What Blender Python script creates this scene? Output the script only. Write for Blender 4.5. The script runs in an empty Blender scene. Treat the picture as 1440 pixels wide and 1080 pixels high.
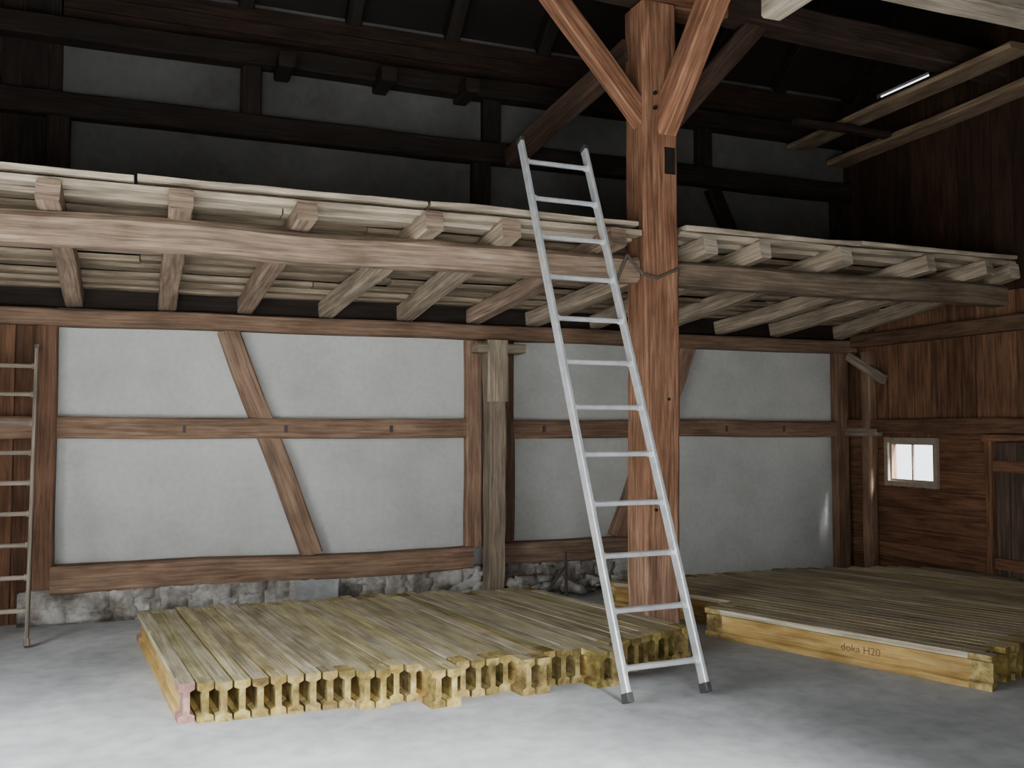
import bpy, bmesh, math, random
from mathutils import Vector, Matrix, noise
random.seed(7)
R=random.uniform
# ---------------------------------------------------------------- materials
def newmat(name):
    m=bpy.data.materials.new(name); m.use_nodes=True
    nt=m.node_tree; nt.nodes.clear()
    out=nt.nodes.new('ShaderNodeOutputMaterial'); p=nt.nodes.new('ShaderNodeBsdfPrincipled')
    nt.links.new(p.outputs[0],out.inputs[0]); return m,nt,p
def nd(nt,t,**k):
    n=nt.nodes.new(t)
    for a,b in k.items(): setattr(n,a,b)
    return n
def ramp(nt,stops):
    r=nt.nodes.new('ShaderNodeValToRGB'); e=r.color_ramp.elements
    while len(e)<len(stops): e.new(0.5)
    for i,(p,c) in enumerate(stops):
        e[i].position=p; e[i].color=(*c,1)
    return r
def mix(nt,bt,f,a,b):
    m=nt.nodes.new('ShaderNodeMix'); m.data_type='RGBA'; m.blend_type=bt
    L=nt.links
    for sock,v in ((m.inputs[0],f),(m.inputs[6],a),(m.inputs[7],b)):
        if hasattr(v,'links'): L.new(v,sock)
        elif isinstance(v,tuple): sock.default_value=(*v,1)
        else: sock.default_value=v
    return m.outputs[2]
def wood(name,dark,mid,light,rough=.85,sx=1.0,sy=22,bump=.5,stain=(.5,.5,.5)):
    m,nt,p=newmat(name); L=nt.links
    uv=nd(nt,'ShaderNodeUVMap',uv_map='UVMap')
    mp=nd(nt,'ShaderNodeMapping'); mp.inputs['Scale'].default_value=(sx,sy,1); L.new(uv.outputs[0],mp.inputs[0])
    n1=nd(nt,'ShaderNodeTexNoise'); n1.inputs['Scale'].default_value=2.2; n1.inputs['Detail'].default_value=9; n1.inputs['Roughness'].default_value=.65; n1.inputs['Distortion'].default_value=.4
    L.new(mp.outputs[0],n1.inputs['Vector'])
    r=ramp(nt,[(.28,dark),(.5,mid),(.74,light)]); L.new(n1.outputs[0],r.inputs[0])
    mp2=nd(nt,'ShaderNodeMapping'); mp2.inputs['Scale'].default_value=(1,3,1); L.new(uv.outputs[0],mp2.inputs[0])
    n2=nd(nt,'ShaderNodeTexNoise'); n2.inputs['Scale'].default_value=2.6; n2.inputs['Detail'].default_value=6
    L.new(mp2.outputs[0],n2.inputs['Vector'])
    r2=ramp(nt,[(.35,stain),(.62,(1,1,1))]); L.new(n2.outputs[0],r2.inputs[0])
    c=mix(nt,'MULTIPLY',.8,r.outputs[0],r2.outputs[0])
    at=nd(nt,'ShaderNodeAttribute',attribute_name='tint')
    c=mix(nt,'MULTIPLY',1.0,c,at.outputs['Color'])
    L.new(c,p.inputs['Base Color']); p.inputs['Roughness'].default_value=rough
    p.inputs['Specular IOR Level'].default_value=.2
    b=nd(nt,'ShaderNodeBump'); b.inputs['Strength'].default_value=bump; b.inputs['Distance'].default_value=.01
    L.new(n1.outputs[0],b.inputs['Height']); L.new(b.outputs[0],p.inputs['Normal'])
    return m
def mottled(name,stops,scale=2.0,fine=30,rough=.9,bump=.2,fa=.35,spec=.3):
    m,nt,p=newmat(name); L=nt.links
    tc=nd(nt,'ShaderNodeTexCoord')
    n=nd(nt,'ShaderNodeTexNoise'); n.inputs['Scale'].default_value=scale; n.inputs['Detail'].default_value=8; n.inputs['Roughness'].default_value=.6
    L.new(tc.outputs['Object'],n.inputs['Vector'])
    r=ramp(nt,stops); L.new(n.outputs[0],r.inputs[0])
    f=nd(nt,'ShaderNodeTexNoise'); f.inputs['Scale'].default_value=fine; f.inputs['Detail'].default_value=6
    L.new(tc.outputs['Object'],f.inputs['Vector'])
    r2=ramp(nt,[(.3,(.6,.6,.6)),(.6,(1,1,1))]); L.new(f.outputs[0],r2.inputs[0])
    c=mix(nt,'MULTIPLY',fa,r.outputs[0],r2.outputs[0])
    L.new(c,p.inputs['Base Color']); p.inputs['Roughness'].default_value=rough
    p.inputs['Specular IOR Level'].default_value=spec
    b=nd(nt,'ShaderNodeBump'); b.inputs['Strength'].default_value=bump; b.inputs['Distance'].default_value=.01
    L.new(f.outputs[0],b.inputs['Height']); L.new(b.outputs[0],p.inputs['Normal'])
    return m
M={}
M['post']=wood('post_oak',(.085,.038,.022),(.23,.115,.066),(.40,.245,.16))
M['frame']=wood('frame_oak',(.10,.06,.038),(.23,.145,.098),(.35,.25,.175))
M['pale']=wood('weathered_pine',(.12,.09,.062),(.26,.205,.148),(.43,.37,.285))
M['edge']=wood('weathered_pine_edge',(.22,.17,.125),(.42,.355,.27),(.62,.55,.45))
M['red']=wood('fir_red',(.10,.065,.044),(.235,.165,.118),(.40,.31,.235))
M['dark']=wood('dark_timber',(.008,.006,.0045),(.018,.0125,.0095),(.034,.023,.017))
M['board']=wood('barn_board',(.06,.028,.015),(.17,.083,.044),(.28,.15,.088),sy=16)
M['grey']=wood('grey_timber',(.10,.075,.055),(.21,.165,.125),(.34,.28,.22))
M['h_top']=wood('formwork_flange',(.22,.19,.12),(.48,.425,.28),(.74,.69,.53),sy=30,sx=.7,stain=(.48,.45,.38))
M['h_yel']=wood('formwork_yellow',(.26,.16,.05),(.46,.31,.10),(.62,.47,.21),sy=14,stain=(.4,.36,.3))
M['h_end']=wood('formwork_end_paint',(.12,.085,.04),(.36,.27,.09),(.60,.51,.27),sy=8,sx=8,stain=(.22,.19,.15))
M['h_red']=wood('formwork_end_red',(.20,.10,.08),(.36,.21,.17),(.55,.42,.32),sy=6,sx=6)
M['plaster']=mottled('lime_plaster',[(.3,(.34,.34,.32)),(.5,(.42,.42,.40)),(.7,(.48,.48,.46))],scale=1.1,fine=22,fa=.22)
M['plaster_dim']=mottled('dimmed_plaster',[(.3,(.042,.040,.038)),(.5,(.070,.068,.064)),(.7,(.10,.098,.093))],scale=1.0,fine=14,fa=.35)  # lime plaster darkened in colour to paint in the dimness above the loft
M['concrete']=mottled('concrete_floor',[(.3,(.31,.32,.325)),(.5,(.42,.435,.44)),(.68,(.52,.535,.54))],scale=1.3,fine=9,rough=.75,fa=.5,bump=.1)
M['stone']=mottled('rubble_stone',[(.34,(.06,.052,.044)),(.44,(.15,.13,.11)),(.52,(.26,.24,.215)),(.60,(.40,.385,.355))],scale=3.4,fine=25,bump=.7,fa=.6)
M['slate']=mottled('slate',[(.3,(.20,.20,.20)),(.6,(.31,.31,.31))],scale=5)
M['yard']=mottled('gravel_yard',[(.3,(.25,.25,.24)),(.7,(.4,.4,.38))],scale=3)
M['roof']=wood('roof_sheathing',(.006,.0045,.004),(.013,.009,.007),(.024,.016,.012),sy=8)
def plain(name,col,rough=.5,metal=0):
    m,nt,p=newmat(name); L=nt.links
    tc=nd(nt,'ShaderNodeTexCoord'); n=nd(nt,'ShaderNodeTexNoise'); n.inputs['Scale'].default_value=14; n.inputs['Detail'].default_value=5
    L.new(tc.outputs['Object'],n.inputs['Vector'])
    r=ramp(nt,[(.3,tuple(c*.72 for c in col)),(.7,col)]); L.new(n.outputs[0],r.inputs[0]); L.new(r.outputs[0],p.inputs['Base Color'])
    p.inputs['Roughness'].default_value=rough; p.inputs['Metallic'].default_value=metal
    return m
M['alu']=plain('aluminium',(.80,.82,.84),.40,.5)
M['rubber']=plain('black_rubber',(.05,.05,.05),.7)
M['iron']=plain('rusty_iron',(.06,.045,.04),.7,.3)
M['rope']=plain('hemp_rope',(.10,.08,.06),.9)
M['ink']=plain('red_ink',(.20,.10,.04),.8)
M['winframe']=plain('window_paint',(.30,.24,.18),.6)
g,nt,p=newmat('window_glass')
tr=nd(nt,'ShaderNodeBsdfTransparent'); gl=nd(nt,'ShaderNodeBsdfGlossy'); mx=nd(nt,'ShaderNodeMixShader'); mx.inputs[0].default_value=.05
nt.links.new(tr.outputs[0],mx.inputs[1]); nt.links.new(gl.outputs[0],mx.inputs[2]); nt.links.new(mx.outputs[0],nt.nodes['Material Output'].inputs[0])
M['glass']=g
# ---------------------------------------------------------------- builder
class B:
    def __init__(s,name):
        s.name=name; s.bm=bmesh.new(); s.uv=s.bm.loops.layers.uv.new('UVMap')
        s.col=s.bm.loops.layers.float_color.new('tint'); s.mats=[]
    def mi(s,m):
        if m not in s.mats: s.mats.append(m)
        return s.mats.index(m)
    def face(s,vs,uvs,mat,tints):
        try: f=s.bm.faces.new(vs)
        except ValueError: return
        f.material_index=s.mi(mat)
        for i,l in enumerate(f.loops):
            l[s.uv].uv=uvs[i]; t=tints[i]; l[s.col]=(t[0],t[1],t[2],1)
        return f
    def ext(s,prof,p0,p1,up=(0,0,1),mat='frame',segs=1,wob=0,jit=0,tint=None,facemat=None,endmat=None,sc0=1,sc1=1,tfun=None):
        p0=Vector(p0);p1=Vector(p1);d=(p1-p0);Ln=d.length;d.normalize()
        up=Vector(up); sd=d.cross(up).normalized(); uv_=sd.cross(d).normalized()
        if tint is None:
            k=R(.82,1.12); tint=(k*R(.97,1.03),k,k*R(.96,1.04))
        ou,ov=R(0,50),R(0,50); n=len(prof)
        per=[0]
        for i in range(n):
            a=prof[i];b=prof[(i+1)%n]; per.append(per[-1]+math.hypot(a[0]-b[0],a[1]-b[1]))
        rings=[]
        seed=R(0,100)
        for i in range(segs+1):
            t=i/segs; c=p0.lerp(p1,t); sc=sc0+(sc1-sc0)*t
            if wob: 
                w=math.sin(math.pi*t) if segs>1 else 0
                c=c+sd*(noise.noise(Vector((seed,t*2.2*max(1,Ln/3),0)))*wob*w)+uv_*(noise.noise(Vector((seed+9,t*2.2*max(1,Ln/3),4)))*wob*w)
            ring=[]
            for q,(a,b) in enumerate(prof):
                ja=R(-jit,jit);jb=R(-jit,jit)
                ring.append(s.bm.verts.new(c+sd*(a*sc+ja)+uv_*(b*sc+jb)))
            rings.append(ring)
        def T(t):
            if tfun: 
                k=tfun(t); return (tint[0]*k[0],tint[1]*k[1],tint[2]*k[2])
            return tint
        for i in range(segs):
            u0=ou+i/segs*Ln;u1=ou+(i+1)/segs*Ln
            for q in range(n):
                m=facemat[q] if facemat else mat
                q2=(q+1)%n
                s.face([rings[i][q],rings[i][q2],rings[i+1][q2],rings[i+1][q]],
                    [(u0,ov+per[q]),(u0,ov+per[q+1]),(u1,ov+per[q+1]),(u1,ov+per[q])],m,[T(i/segs)]*2+[T((i+1)/segs)]*2)
        em=endmat or mat
        s.face(list(reversed(rings[0])),[(ou+a,ov+b) for a,b in reversed(prof)],em,[T(0)]*n)
        s.face(rings[-1],[(ou+a,ov+b) for a,b in prof],em,[T(1)]*n)
    def beam(s,p0,p1,w,h,mat='frame',up=(0,0,1),ch=.012,segs=None,wob=.012,jit=.002,**k):
        L=(Vector(p1)-Vector(p0)).length
        if segs is None: segs=max(1,int(L/.3))
        a,b=w/2,h/2;c=min(ch,a*.5,b*.5)
        prof=[(-a+c,-b),(a-c,-b),(a,-b+c),(a,b-c),(a-c,b),(-a+c,b),(-a,b-c),(-a,-b+c)]
        s.ext(prof,p0,p1,up,mat,segs,wob,jit,**k)
    def box(s,x0,x1,y0,y1,z0,z1,mat,tint=(1,1,1),**k):
        dx,dy,dz=x1-x0,y1-y0,z1-z0; cx,cy,cz=(x0+x1)/2,(y0+y1)/2,(z0+z1)/2
        if dz>=dx and dz>=dy: s.ext(rect(dx,dy),(cx,cy,z0),(cx,cy,z1),(0,1,0),mat,tint=tint,**k)
        elif dx>=dy: s.ext(rect(dy,dz),(x0,cy,cz),(x1,cy,cz),(0,0,1),mat,tint=tint,**k)
        else: s.ext(rect(dx,dz),(cx,y0,cz),(cx,y1,cz),(0,0,1),mat,tint=tint,**k)
    def prism(s,pts,a0,a1,mat):
        v0=[s.bm.verts.new((a0,y,z)) for y,z in pts]; v1=[s.bm.verts.new((a1,y,z)) for y,z in pts]; n=len(pts)
        s.face(v0,[(y,z) for y,z in pts],mat,[(1,1,1)]*n); s.face(v1[::-1],[(y,z) for y,z in pts[::-1]],mat,[(1,1,1)]*n)
        for i in range(n):
            j=(i+1)%n; s.face([v0[i],v1[i],v1[j],v0[j]],[(0,0),(1,0),(1,1),(0,1)],mat,[(1,1,1)]*4)
    def done(s,smooth=False):
        bmesh.ops.recalc_face_normals(s.bm,faces=s.bm.faces)
        me=bpy.data.meshes.new(s.name); s.bm.to_mesh(me); s.bm.free()
        for m in s.mats: me.materials.append(M[m])
        if smooth:
            for p in me.polygons: p.use_smooth=True
        o=bpy.data.objects.new(s.name,me); bpy.context.collection.objects.link(o); return o
def rect(w,h): return [(-w/2,-h/2),(w/2,-h/2),(w/2,h/2),(-w/2,h/2)]
def circ(r,n=10): return [(r*math.cos(2*math.pi*i/n),r*math.sin(2*math.pi*i/n)) for i in range(n)]

XL,XR,YF,YB=-2.4,7.05,-1.0,8.0
EV=5.1; RT=.06
XI=XR-.03
YM=3.5
def roofz(y): return EV+(8-y)*.84 if y>=YM else EV+(y+1)*.84
# ---------------------------------------------------------------- shell
b=B('floor'); b.box(XL-.2,XR+RT,YF-.2,YB+.2,-.2,0,'concrete'); b.done()
b=B('yard_ground'); b.box(-16,16,-18,14,-.42,-.21,'yard'); b.done()
b=B('wall_back')
b.box(-.72,XR+RT,YB,YB+.2,0,2.62,'plaster'); b.box(-.72,XR+RT,YB,YB+.2,2.62,EV,'plaster_dim'); b.box(XL-.2,-.72,YB,YB+.2,0,EV,'board')
x=XL
while x<-.70:
    w=min(R(.13,.19),-.68-x)
    if w<.03: break
    k=R(.45,.8)
    b.beam((x+w/2,YB-.015,0),(x+w/2,YB-.015,2.6),w-.006,.03,'board',up=(0,1,0),ch=.003,wob=0,jit=0,segs=1,tint=(k,k,k))
    b.beam((x+w/2,YB-.015,2.61),(x+w/2,YB-.015,EV-.1),w-.006,.03,'dark',up=(0,1,0),ch=.003,wob=0,jit=0,segs=1); x+=w  # same boards carried up, blackened in colour as upper-barn shade
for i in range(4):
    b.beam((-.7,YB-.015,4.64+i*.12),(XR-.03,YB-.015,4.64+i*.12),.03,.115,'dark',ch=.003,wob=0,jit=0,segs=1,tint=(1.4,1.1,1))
b.done()
def grid_wall(b,fix0,fix1,us,zs,holes,mat,axis,mat2=None,zm=2.7):
    for i in range(len(us)-1):
        for j in range(len(zs)-1):
            cu,cz=(us[i]+us[i+1])/2,(zs[j]+zs[j+1])/2
            if any(h[0]<cu<h[1] and h[2]<cz<h[3] for h in holes): continue
            mm=mat2 if (mat2 and cz>zm) else mat
            if axis=='x': b.box(fix0,fix1,us[i],us[i+1],zs[j],zs[j+1],mm)
            else: b.box(us[i],us[i+1],fix0,fix1,zs[j],zs[j+1],mm)
WH=(6.80,7.38,.955,1.34); SL=(6.80,7.50,4.93,4.975)
b=B('wall_right')
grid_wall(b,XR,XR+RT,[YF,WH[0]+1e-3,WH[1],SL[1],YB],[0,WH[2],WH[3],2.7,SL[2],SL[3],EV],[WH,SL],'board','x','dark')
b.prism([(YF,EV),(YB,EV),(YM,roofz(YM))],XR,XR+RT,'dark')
y=1.0
while y<YB-.02:
    w=min(R(.14,.22),YB-y)
    k=R(.6,1.25)
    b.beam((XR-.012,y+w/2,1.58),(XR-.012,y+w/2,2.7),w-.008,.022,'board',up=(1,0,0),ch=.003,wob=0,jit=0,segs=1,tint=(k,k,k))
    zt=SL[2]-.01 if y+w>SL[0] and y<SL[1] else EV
    k=R(.12,.28)  # dark tint paints shade into the boards above the loft
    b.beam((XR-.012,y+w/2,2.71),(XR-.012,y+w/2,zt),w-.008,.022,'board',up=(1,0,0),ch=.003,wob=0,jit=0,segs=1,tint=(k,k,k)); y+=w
z=0.0
while z<1.42:
    h=min(R(.15,.2),1.44-z)
    for (a,c) in ((1.0,5.26),(6.18,YB)):
        parts=[(a,c)]
        if c>WH[0] and z+h>WH[2] and z<WH[3] and a<WH[0]: parts=[(a,WH[0]),(WH[1],c)]
        k=R(.75,1.3)
        for (q,r) in parts:
            b.beam((XR-.012,q,z+h/2),(XR-.012,r,z+h/2),.022,h-.007,'board',ch=.003,wob=0,jit=0,segs=1,tint=(k,k*.97,k*.95))
    z+=h
b.done()
b=B('wall_left')
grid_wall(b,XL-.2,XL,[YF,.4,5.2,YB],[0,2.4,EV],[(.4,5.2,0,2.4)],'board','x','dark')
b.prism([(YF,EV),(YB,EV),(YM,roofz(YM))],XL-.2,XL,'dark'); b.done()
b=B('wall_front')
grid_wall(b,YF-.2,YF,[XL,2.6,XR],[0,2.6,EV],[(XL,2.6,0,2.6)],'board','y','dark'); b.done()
b=B('ceiling')
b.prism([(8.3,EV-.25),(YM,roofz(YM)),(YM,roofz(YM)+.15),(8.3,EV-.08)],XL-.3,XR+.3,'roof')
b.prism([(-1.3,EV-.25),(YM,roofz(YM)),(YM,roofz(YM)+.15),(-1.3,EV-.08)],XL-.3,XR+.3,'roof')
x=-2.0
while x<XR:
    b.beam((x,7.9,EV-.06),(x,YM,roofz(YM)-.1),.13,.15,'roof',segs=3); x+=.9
b.done()
# window
b=B('window_1')
y0,y1,z0,z1=WH
for (q,r,s_,t) in ((y0-.05,y1+.05,z1,z1+.05),(y0-.05,y1+.05,z0-.05,z0)):
    b.box(XR-.055,XR-.024,q,r,s_,t,'winframe')
for q in (y0-.05,y1): b.box(XR-.055,XR-.024,q,q+.05,z0,z1,'winframe')
ym=(y0+y1)/2
b.box(XR-.02,XR,ym-.008,ym+.008,z0+.02,z1-.02,'winframe')
b.box(XR-.02,XR,y0,y1,z0,z0+.02,'winframe'); b.box(XR-.02,XR,y0,y1,z1-.02,z1,'winframe')
b.box(XR-.02,XR,y0,y0+.02,z0+.02,z1-.02,'winframe'); b.box(XR-.02,XR,y1-.02,y1,z0+.02,z1-.02,'winframe')
b.box(XR-.012,XR-.008,y0+.02,y1-.02,z0+.02,z1-.02,'glass')
b.done()
# door
b=B('door_1')
y=5.34
while y<6.08:
    w=.15
    b.beam((XR-.05,y+w/2,.03),(XR-.05,y+w/2,1.36),w-.008,.035,'dark',up=(1,0,0),ch=.004,wob=0,segs=1,tint=(5,4.8,4.6)); y+=w
for z in (.25,1.1): b.box(XR-.095,XR-.068,5.34,6.09,z,z+.1,'board')
for y in (5.27,6.10): b.beam((XR-.07,y+.035,0),(XR-.07,y+.035,1.37),.07,.08,'board',up=(1,0,0),segs=2)
b.beam((XR-.07,5.25,1.40),(XR-.07,6.19,1.40),.08,.06,'board',segs=2)
b.box(XR-.12,XR-.095,5.42,5.46,.7,.82,'iron')
b.done()
# ---------------------------------------------------------------- timber framing
b=B('trim_1')
f=7.942
G=(.95,.93,.91)
b.beam((XL+.01,7.90,2.345),(XI,7.90,2.345),.17,.13,'frame',segs=30,wob=.03,tint=(.8,.78,.76))
b.beam((XL+.01,7.95,2.51),(XI,7.95,2.51),.05,.17,'dark',segs=8,wob=0)  # dark filler board added as the shadow between the joist ends
b.beam((-1.5,f,1.485),(2.66,f,1.485),.10,.17,'frame',segs=16,wob=.03,tint=G)
b.beam((3.08,f,1.475),(6.8,f,1.475),.10,.17,'frame',segs=14,wob=.03,tint=(.85,.82,.8))
for xx in (.25,1.05,1.95,3.4,5.4,6.1): b.box(xx,xx+.025,f-.06,f-.045,1.45,1.51,'iron')
b.beam((-.68,7.90,.335),(2.7,7.90,.335),.16,.19,'frame',segs=12,wob=.03,sc0=1.12,sc1=.98,tint=(1,.98,.95))
b.beam((3.0,7.90,.355),(4.35,7.90,.355),.16,.19,'frame',segs=6,wob=.02)
b.beam((-.74,f-.03,.2),(-.74,f-.03,2.28),.15,.08,'frame',up=(0,1,0),tint=(.6,.5,.45))
b.beam((2.73,f,.42),(2.73,f,2.28),.15,.10,'red',up=(0,1,0),wob=.03,tint=(1,.85,.78))
b.beam((3.05,f,.42),(3.05,f,2.28),.13,.10,'frame',up=(0,1,0),wob=.03,tint=(.45,.42,.4))
b.beam((6.88,f,0),(6.88,f,2.28),.17,.10,'frame',up=(0,1,0),tint=(.8,.75,.7))
b.beam((6.965,7.60,0),(6.965,7.60,2.28),.10,.13,'frame',up=(0,1,0),tint=(.95,.9,.85))
b.beam((.59,f,2.30),(1.30,f,.42),.09,.18,'frame',up=(0,0,1),wob=.04,jit=.004)
b.beam((4.99,f,2.30),(4.19,f,.44),.09,.18,'frame',up=(0,0,1),wob=.04)
b.beam((XI-.05,1.0,1.51),(XI-.05,7.95,1.51),.09,.14,'frame',segs=14,tint=(.55,.45,.38))
b.beam((XI-.07,7.45,1.44),(XI-.07,7.95,1.44),.10,.08,'pale',segs=2)
b.beam((XI-.08,7.85,2.25),(XI-.08,7.35,1.98),.07,.10,'pale')
b.beam((XI-.06,1.0,2.40),(XI-.06,7.8,2.40),.10,.14,'frame',segs=14,tint=(.45,.4,.35))
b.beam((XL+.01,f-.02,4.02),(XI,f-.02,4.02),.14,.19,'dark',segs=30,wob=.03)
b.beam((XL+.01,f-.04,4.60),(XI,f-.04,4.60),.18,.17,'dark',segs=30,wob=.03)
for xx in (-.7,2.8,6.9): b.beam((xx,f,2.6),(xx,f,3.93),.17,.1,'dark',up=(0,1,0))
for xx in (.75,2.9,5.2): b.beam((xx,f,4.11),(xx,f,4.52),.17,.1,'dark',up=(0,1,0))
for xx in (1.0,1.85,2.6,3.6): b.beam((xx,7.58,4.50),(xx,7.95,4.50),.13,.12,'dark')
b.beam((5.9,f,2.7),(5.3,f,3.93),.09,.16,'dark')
b.done()
b=B('timber_post')
b.beam((2.84,7.70,0),(2.84,7.70,2.26),.16,.17,'grey',up=(0,1,0),segs=14,wob=.05,jit=.006)
b.beam((2.84,7.60,1.72),(2.84,7.60,2.26),.19,.06,'pale',up=(0,1,0),segs=3,tint=(1.1,1.1,1.1))
b.beam((2.65,7.66,2.19),(3.1,7.66,2.19),.18,.08,'pale',segs=2)
b.done()
# ---------------------------------------------------------------- stone plinth
b=B('stone_plinth')
x=-.9
while x<4.3:
    w=R(.10,.36)
    z=0
    while z<.25:
        h=min(R(.06,.17),.27-z)
        if h<.03: break
        dep=R(.07,.13)
        prof=[(math.copysign(abs(math.cos(a))**.7,math.cos(a))*dep*.55,math.copysign(abs(math.sin(a))**.7,math.sin(a))*h*.56) for a in [2*math.pi*i/12 for i in range(12)]]
        b.ext(prof,(x+R(-.03,.03),7.87,z+h/2),(x+w+R(-.03,.03),7.87,z+h/2+R(-.01,.01)),(0,0,1),'stone',segs=5,jit=.013,sc0=.75,sc1=.8)
        z+=h
    x+=w*.97
for i in range(26):
    xa=-.9+i*.2
    b.ext(rect(.13,.24),(xa,7.90,.12),(xa+.21,7.90,.12),(0,0,1),'stone',segs=3,jit=.012)
for i in range(34):
    cx,cy=R(2.98,3.85),R(7.42,7.72); s=R(.04,.1)
    prof=[(c[0]*R(.8,1.15)*s,c[1]*R(.6,1.0)*s) for c in circ(1,7)]
    b.ext(prof,(cx-s,cy,s*.75+R(0,.12)),(cx+s,cy,s*.75+R(0,.1)),(0,0,1),'stone',segs=3,jit=.01,sc0=.6,sc1=.6)
o=b.done(True)
b=B('slate_slab'); b.beam((1.30,7.66,.0),(1.30,7.72,.24),.34,.04,'slate',up=(0,1,0),segs=3,jit=.012); b.done()
b=B('iron_bar'); b.ext(circ(.014),(3.38,7.33,0),(3.38,7.36,.42),(0,1,0),'iron'); b.ext(circ(.012),(3.15,7.34,.02),(3.38,7.35,.30),(0,0,1),'iron'); b.done()
# ---------------------------------------------------------------- loft
b=B('hay_loft')
def lz(y): return -.165*(y-5.85)
b.beam((XL+.01,6.0,2.66),(3.32,6.0,2.65),.19,.19,'red',segs=26,wob=.03,jit=.005,ch=.035,tint=(1.1,1.1,1.1))
b.beam((3.62,6.03,2.65),(XI,6.03,2.655),.18,.18,'grey',segs=18,wob=.03,jit=.004,ch=.025,tint=(.8,.76,.7))
JO=[(-1.95,-1.95),(-1.22,-1.25),(-.56,-.56),(.155,.12),(.897,.72),(1.72,1.39),(2.27,2.08),(3.08,2.72),(3.86,3.3),(4.34,3.95),(5.10,4.65),(5.98,5.35),(6.62,6.02),(6.94,6.85)]
for i,(a,c) in enumerate(JO):
    h=.135; w=R(.11,.15)
    y0=5.79+R(-.02,.02)
    m='red' if i in(2,3,4,7) else 'pale'
    b.beam((a,y0,2.838+lz(y0)),(c,7.92,2.838+lz(7.92)),w,h,m,wob=.03,jit=.004,tint=(1.15,1.15,1.15),endmat='red' if i<8 else 'edge')
y=5.84
while y<7.95:
    w=R(.14,.23)
    if y+w>7.97: w=7.97-y
    if w<.03: break
    yc=y+w/2; z=2.93+lz(yc)
    spans=[(XL+.01,3.31),(3.63,XI)] if y<6.17 else [(XL+.01,XI)]
    for (s0,s1) in spans:
        c=s0
        while c<s1-.01:
            e=min(c+R(2.2,4.2),s1)
            if s1-e<.5: e=s1
            zz=z+R(-.008,.008)
            k=R(.7,1.15)
            b.beam((c+.004,yc,zz),(e-.004,yc,zz+R(-.006,.006)),w-R(.018,.04),.04,'edge' if y<6.0 else 'pale',wob=.015,jit=.003,ch=.005,segs=max(1,int((e-c)/.35)),tint=(k,k*.98,k*.95)); c=e
    y+=w
for (s0,s1,dz) in ((XL+.01,-.1,.0),(-.1,1.7,.006),(1.7,3.28,0),(3.66,5.3,0),(5.3,XI,.004)):
    b.beam((s0+.01,5.92,2.972+dz),(s1-.01,5.92,2.968+dz),.17,.035,'edge',wob=.03,jit=.004,ch=.006,tint=(1.1,1.08,1.05))
b.done()
# ---------------------------------------------------------------- main post with braces
b=B('timber_post')
PX,PY=3.47,6.0
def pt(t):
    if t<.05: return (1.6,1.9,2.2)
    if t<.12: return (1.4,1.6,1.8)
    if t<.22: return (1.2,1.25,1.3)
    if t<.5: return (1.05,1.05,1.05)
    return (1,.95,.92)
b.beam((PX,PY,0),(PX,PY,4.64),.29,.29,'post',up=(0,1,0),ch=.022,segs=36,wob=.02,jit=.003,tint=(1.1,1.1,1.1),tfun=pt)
T=(1.1,1.02,.98)
b.beam((PX-.06,PY-.05,3.74),(2.58,PY-.05,4.66),.13,.15,'post',up=(0,0,1),tint=T)
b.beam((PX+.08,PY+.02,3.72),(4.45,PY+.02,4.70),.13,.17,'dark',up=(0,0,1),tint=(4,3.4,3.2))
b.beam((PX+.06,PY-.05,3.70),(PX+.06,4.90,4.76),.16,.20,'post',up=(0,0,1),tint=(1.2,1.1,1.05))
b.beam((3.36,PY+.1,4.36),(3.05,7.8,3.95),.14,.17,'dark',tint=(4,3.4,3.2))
b.box(PX+.03,PX+.12,PY-.15,PY-.139,3.36,3.56,'dark')
for z in (3.84,3.95): b.ext(circ(.015,8),(PX-.05,PY-.17,z),(PX-.05,PY-.13,z),(0,0,1),'dark')
for z,x in ((.9,-.06),(1.7,.05),(2.2,-.03)): b.ext(circ(.012,8),(PX+x,PY-.155,z),(PX+x,PY-.13,z),(0,0,1),'dark')
b.beam((PX-.1,PY,4.72),(PX+.62,PY,4.72),.24,.16,'post',tint=(1,.9,.85))
b.done()
# ---------------------------------------------------------------- beams overhead
b=B('tie_beam')
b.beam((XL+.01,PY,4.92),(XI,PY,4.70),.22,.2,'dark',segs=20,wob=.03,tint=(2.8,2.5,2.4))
b.done()
b=B('tie_beam')
b.beam((3.30,-.95,3.93),(3.30,4.32,3.92),.14,.15,'edge',segs=20,wob=.02)
b.beam((3.0,4.08,4.10),(XI,4.08,4.10),.2,.19,'edge',segs=14,wob=.02,tint=(.85,.85,.85))
b.done()
b=B('tie_beam')
b.beam((6.36,7.93,4.46),(6.36,5.2,4.50),.26,.05,'pale',tint=(.8,.7,.62),segs=8,wob=.02)
b.beam((6.88,7.93,4.34),(6.88,5.2,4.40),.26,.06,'pale',tint=(.8,.68,.6),segs=8,wob=.02)
b.beam((5.6,7.0,4.36),(6.70,7.0,4.36),.10,.06,'dark',tint=(1.5,1.4,1.3),segs=4)
b.done()
# ---------------------------------------------------------------- rope round beam and post
b=B('rope')
pts=[(3.10,5.88,2.52),(3.20,5.88,2.74),(3.30,5.83,2.60),(3.42,5.835,2.58),(3.6,5.835,2.66),(3.635,5.9,2.62)]
for i in range(len(pts)-1): b.ext(circ(.012,8),pts[i],pts[i+1],(.1,.2,1),'rope')
b.ext(circ(.009,8),(3.10,5.88,2.52),(3.09,5.88,2.40),(0,1,0),'rope')
b.done()
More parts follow.
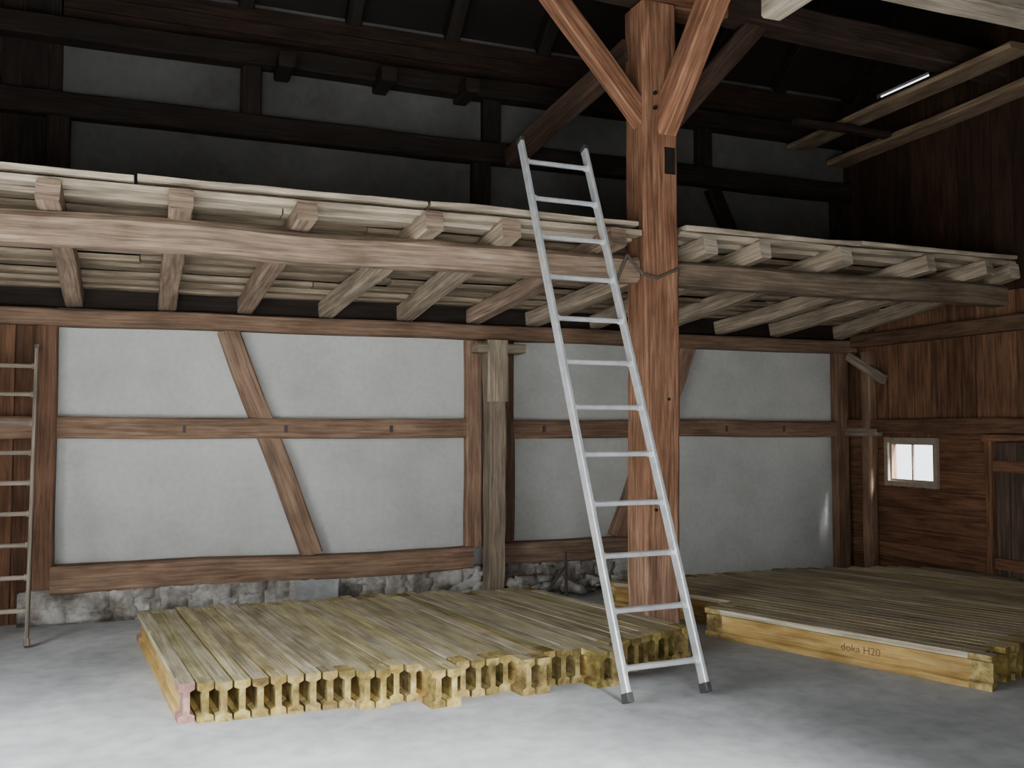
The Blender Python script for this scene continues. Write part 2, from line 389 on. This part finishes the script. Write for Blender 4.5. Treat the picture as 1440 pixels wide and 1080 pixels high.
# ---------------------------------------------------------------- ladders
def ladder(pl,pr,tl,tr,nr,s0,s1,rail=(.028,.07),mat='alu',cap='rubber',tn=(1,1,1)):
    b=B('ladder'); pl,pr,tl,tr=map(Vector,(pl,pr,tl,tr))
    across=(pr-pl).normalized(); 
    for p,t in((pl,tl),(pr,tr)):
        d=(t-p).normalized()
        b.beam(p+d*.05,t,rail[1],rail[0],mat,up=tuple(across),ch=.006,wob=0,jit=0,segs=1,tint=tn)
        b.beam(p,p+d*.05,rail[1]+.010,rail[0]+.010,cap,up=tuple(across),ch=.006,wob=0,jit=0,segs=1,tint=tn)
        b.beam(t-d*.02,t+d*.012,rail[1]+.006,rail[0]+.006,cap,up=tuple(across),ch=.006,wob=0,jit=0,segs=1,tint=tn)
    for i in range(nr):
        s=s0+(s1-s0)*i/(nr-1)
        a=pl.lerp(tl,s);c=pr.lerp(tr,s)
        b.beam(a,c,.034,.030,mat,up=(0,0,1),ch=.007,wob=0,jit=0,segs=1,tint=tn)
        e=(c-a).normalized()
        b.beam(a,a+e*.03,.045,.042,mat,ch=.008,wob=0,jit=0,segs=1,tint=tn); b.beam(c-e*.03,c,.045,.042,mat,ch=.008,wob=0,jit=0,segs=1,tint=tn)
    return b.done()
ladder((2.43,4.48,.012),(2.935,4.50,.012),(2.41,5.985,3.52),(2.915,6.0,3.52),12,.047,.953)
ladder((-1.17,7.1,.012),(-.75,7.1,.012),(-1.22,7.80,2.1),(-.80,7.80,2.1),9,.11,.93,rail=(.025,.06),mat='grey',cap='grey',tn=(1.1,1.15,1.2))
# ---------------------------------------------------------------- formwork beam stacks
HP=[(-.04,0),(.04,0),(.04,.034),(.016,.046),(.016,.154),(.04,.166),(.04,.2),(-.04,.2),(-.04,.166),(-.016,.154),(-.016,.046),(-.04,.034)]
def hbeam(b,p0,p1,endm='h_end',topm='h_top'):
    p0=Vector(p0);p1=Vector(p1);d=(p1-p0).normalized()
    k=R(.70,1.12); tn=(k,k*R(.96,1.02),k*R(.85,1.1))
    fm=['h_yel']*12; fm[6]=topm; fm[5]=fm[7]=topm if random.random()<.7 else 'h_yel'
    a=p0+d*.13; c=p1-d*.13
    e=[endm]*12; e[6]=topm if random.random()<.85 else endm
    b.ext(HP,p0,a,(0,0,1),endm,facemat=e,tint=tn)
    b.ext(HP,a,c,(0,0,1),'h_yel',facemat=fm,segs=3,jit=.0008,tint=tn)
    b.ext(HP,c,p1,(0,0,1),endm,facemat=e,tint=tn)
b=B('formwork_beam_stack')
n=35
for i in range(n):
    t=i/(n-1)
    xf=.20+t*3.06+R(-.002,.002); xb=-.02+t*2.87
    yf=4.98+R(-.015,.015)
    if i in (10,11): yf=4.92
    if i in (14,15): yf=4.80
    if i in (16,17,18): yf=4.93
    if i in (20,21): yf=4.84
    if i in (22,23,24): yf=4.97
    if i in (25,26): yf=4.83
    if i>26: yf=5.01+(i-26)*.026+R(-.015,.015)
    if i<3: yf=5.02-.02*i
    hbeam(b,(xf,yf,0),(xb,7.12+R(-.05,.05)-.15*(t>.8),0),'h_red' if i==0 else 'h_end')
b.done()
b=B('formwork_beam_stack')
D=Vector((.37,-.929,0)); N=Vector((.929,.37,0)); S=Vector((4.50,3.96,0))
for k in range(42):
    near=S+N*(.089*k)
    jitter=R(-.03,.05)
    near=near-D*(jitter if k>0 else 0)
    if k in (1,2): near=near-D*.06
    if near.x>6.93: near=near-D*((near.x-6.93)/.37+R(0,.03))
    yc=7.08+R(-.07,.05)-(max(0,k-23))*.033
    if k<4: far=S+N*(.089*k)-D*(1.95+R(-.02,.02))
    else:
        L=(yc-near.y)/.929
        if L<.5: continue
        far=near-D*L
    hbeam(b,near,far)
so=b.done()
cu=bpy.data.curves.new('stamp','FONT'); cu.body='doka H20'; cu.size=.066; cu.extrude=.0006; cu.materials.append(M['ink'])
t=bpy.data.objects.new('stamp',cu); bpy.context.collection.objects.link(t)
pos=S-D*.92-N*.0175+Vector((0,0,.075))
t.matrix_world=Matrix(((D.x,0,-N.x,pos.x),(D.y,0,-N.y,pos.y),(0,1,0,pos.z),(0,0,0,1))); t.parent=so
# ---------------------------------------------------------------- lights
def area(name,loc,target,sx,sy,e,col=(1,1,1)):
    l=bpy.data.lights.new(name,'AREA'); l.shape='RECTANGLE'; l.size=sx; l.size_y=sy; l.energy=e; l.color=col
    o=bpy.data.objects.new(name,l); bpy.context.collection.objects.link(o); o.location=loc
    o.rotation_euler=(Vector(target)-Vector(loc)).to_track_quat('-Z','Y').to_euler(); return o
area('daylight_side_door',(-3.9,3.2,3.0),(0.6,4.2,0),4.4,2.0,680,(.95,.985,1.0))
area('daylight_front_door',(.3,-6.0,3.2),(1.0,5,.4),5,2.4,240,(.97,.99,1.0))
def sun(name,e,ang,d):
    sl=bpy.data.lights.new(name,'SUN'); sl.energy=e; sl.angle=math.radians(ang); sl.color=(.97,.99,1)
    o=bpy.data.objects.new(name,sl); bpy.context.collection.objects.link(o)
    o.rotation_euler=Vector(d).to_track_quat('-Z','Y').to_euler(); o.location=(0,-8,6)
sun('hazy_sun',88,28,(-.08,.83,-.54))
w=bpy.data.worlds.new('sky'); bpy.context.scene.world=w; w.use_nodes=True
bg=w.node_tree.nodes['Background']; bg.inputs[0].default_value=(.93,.97,1,1); bg.inputs[1].default_value=3.5
# ---------------------------------------------------------------- camera
c=bpy.data.cameras.new('camera'); c.sensor_width=36; c.lens=32.5; c.clip_end=100
co=bpy.data.objects.new('camera',c); bpy.context.collection.objects.link(co)
co.location=(0,0,1.5); co.rotation_euler=(math.radians(92.64),0,math.radians(-21.4))
bpy.context.scene.camera=co
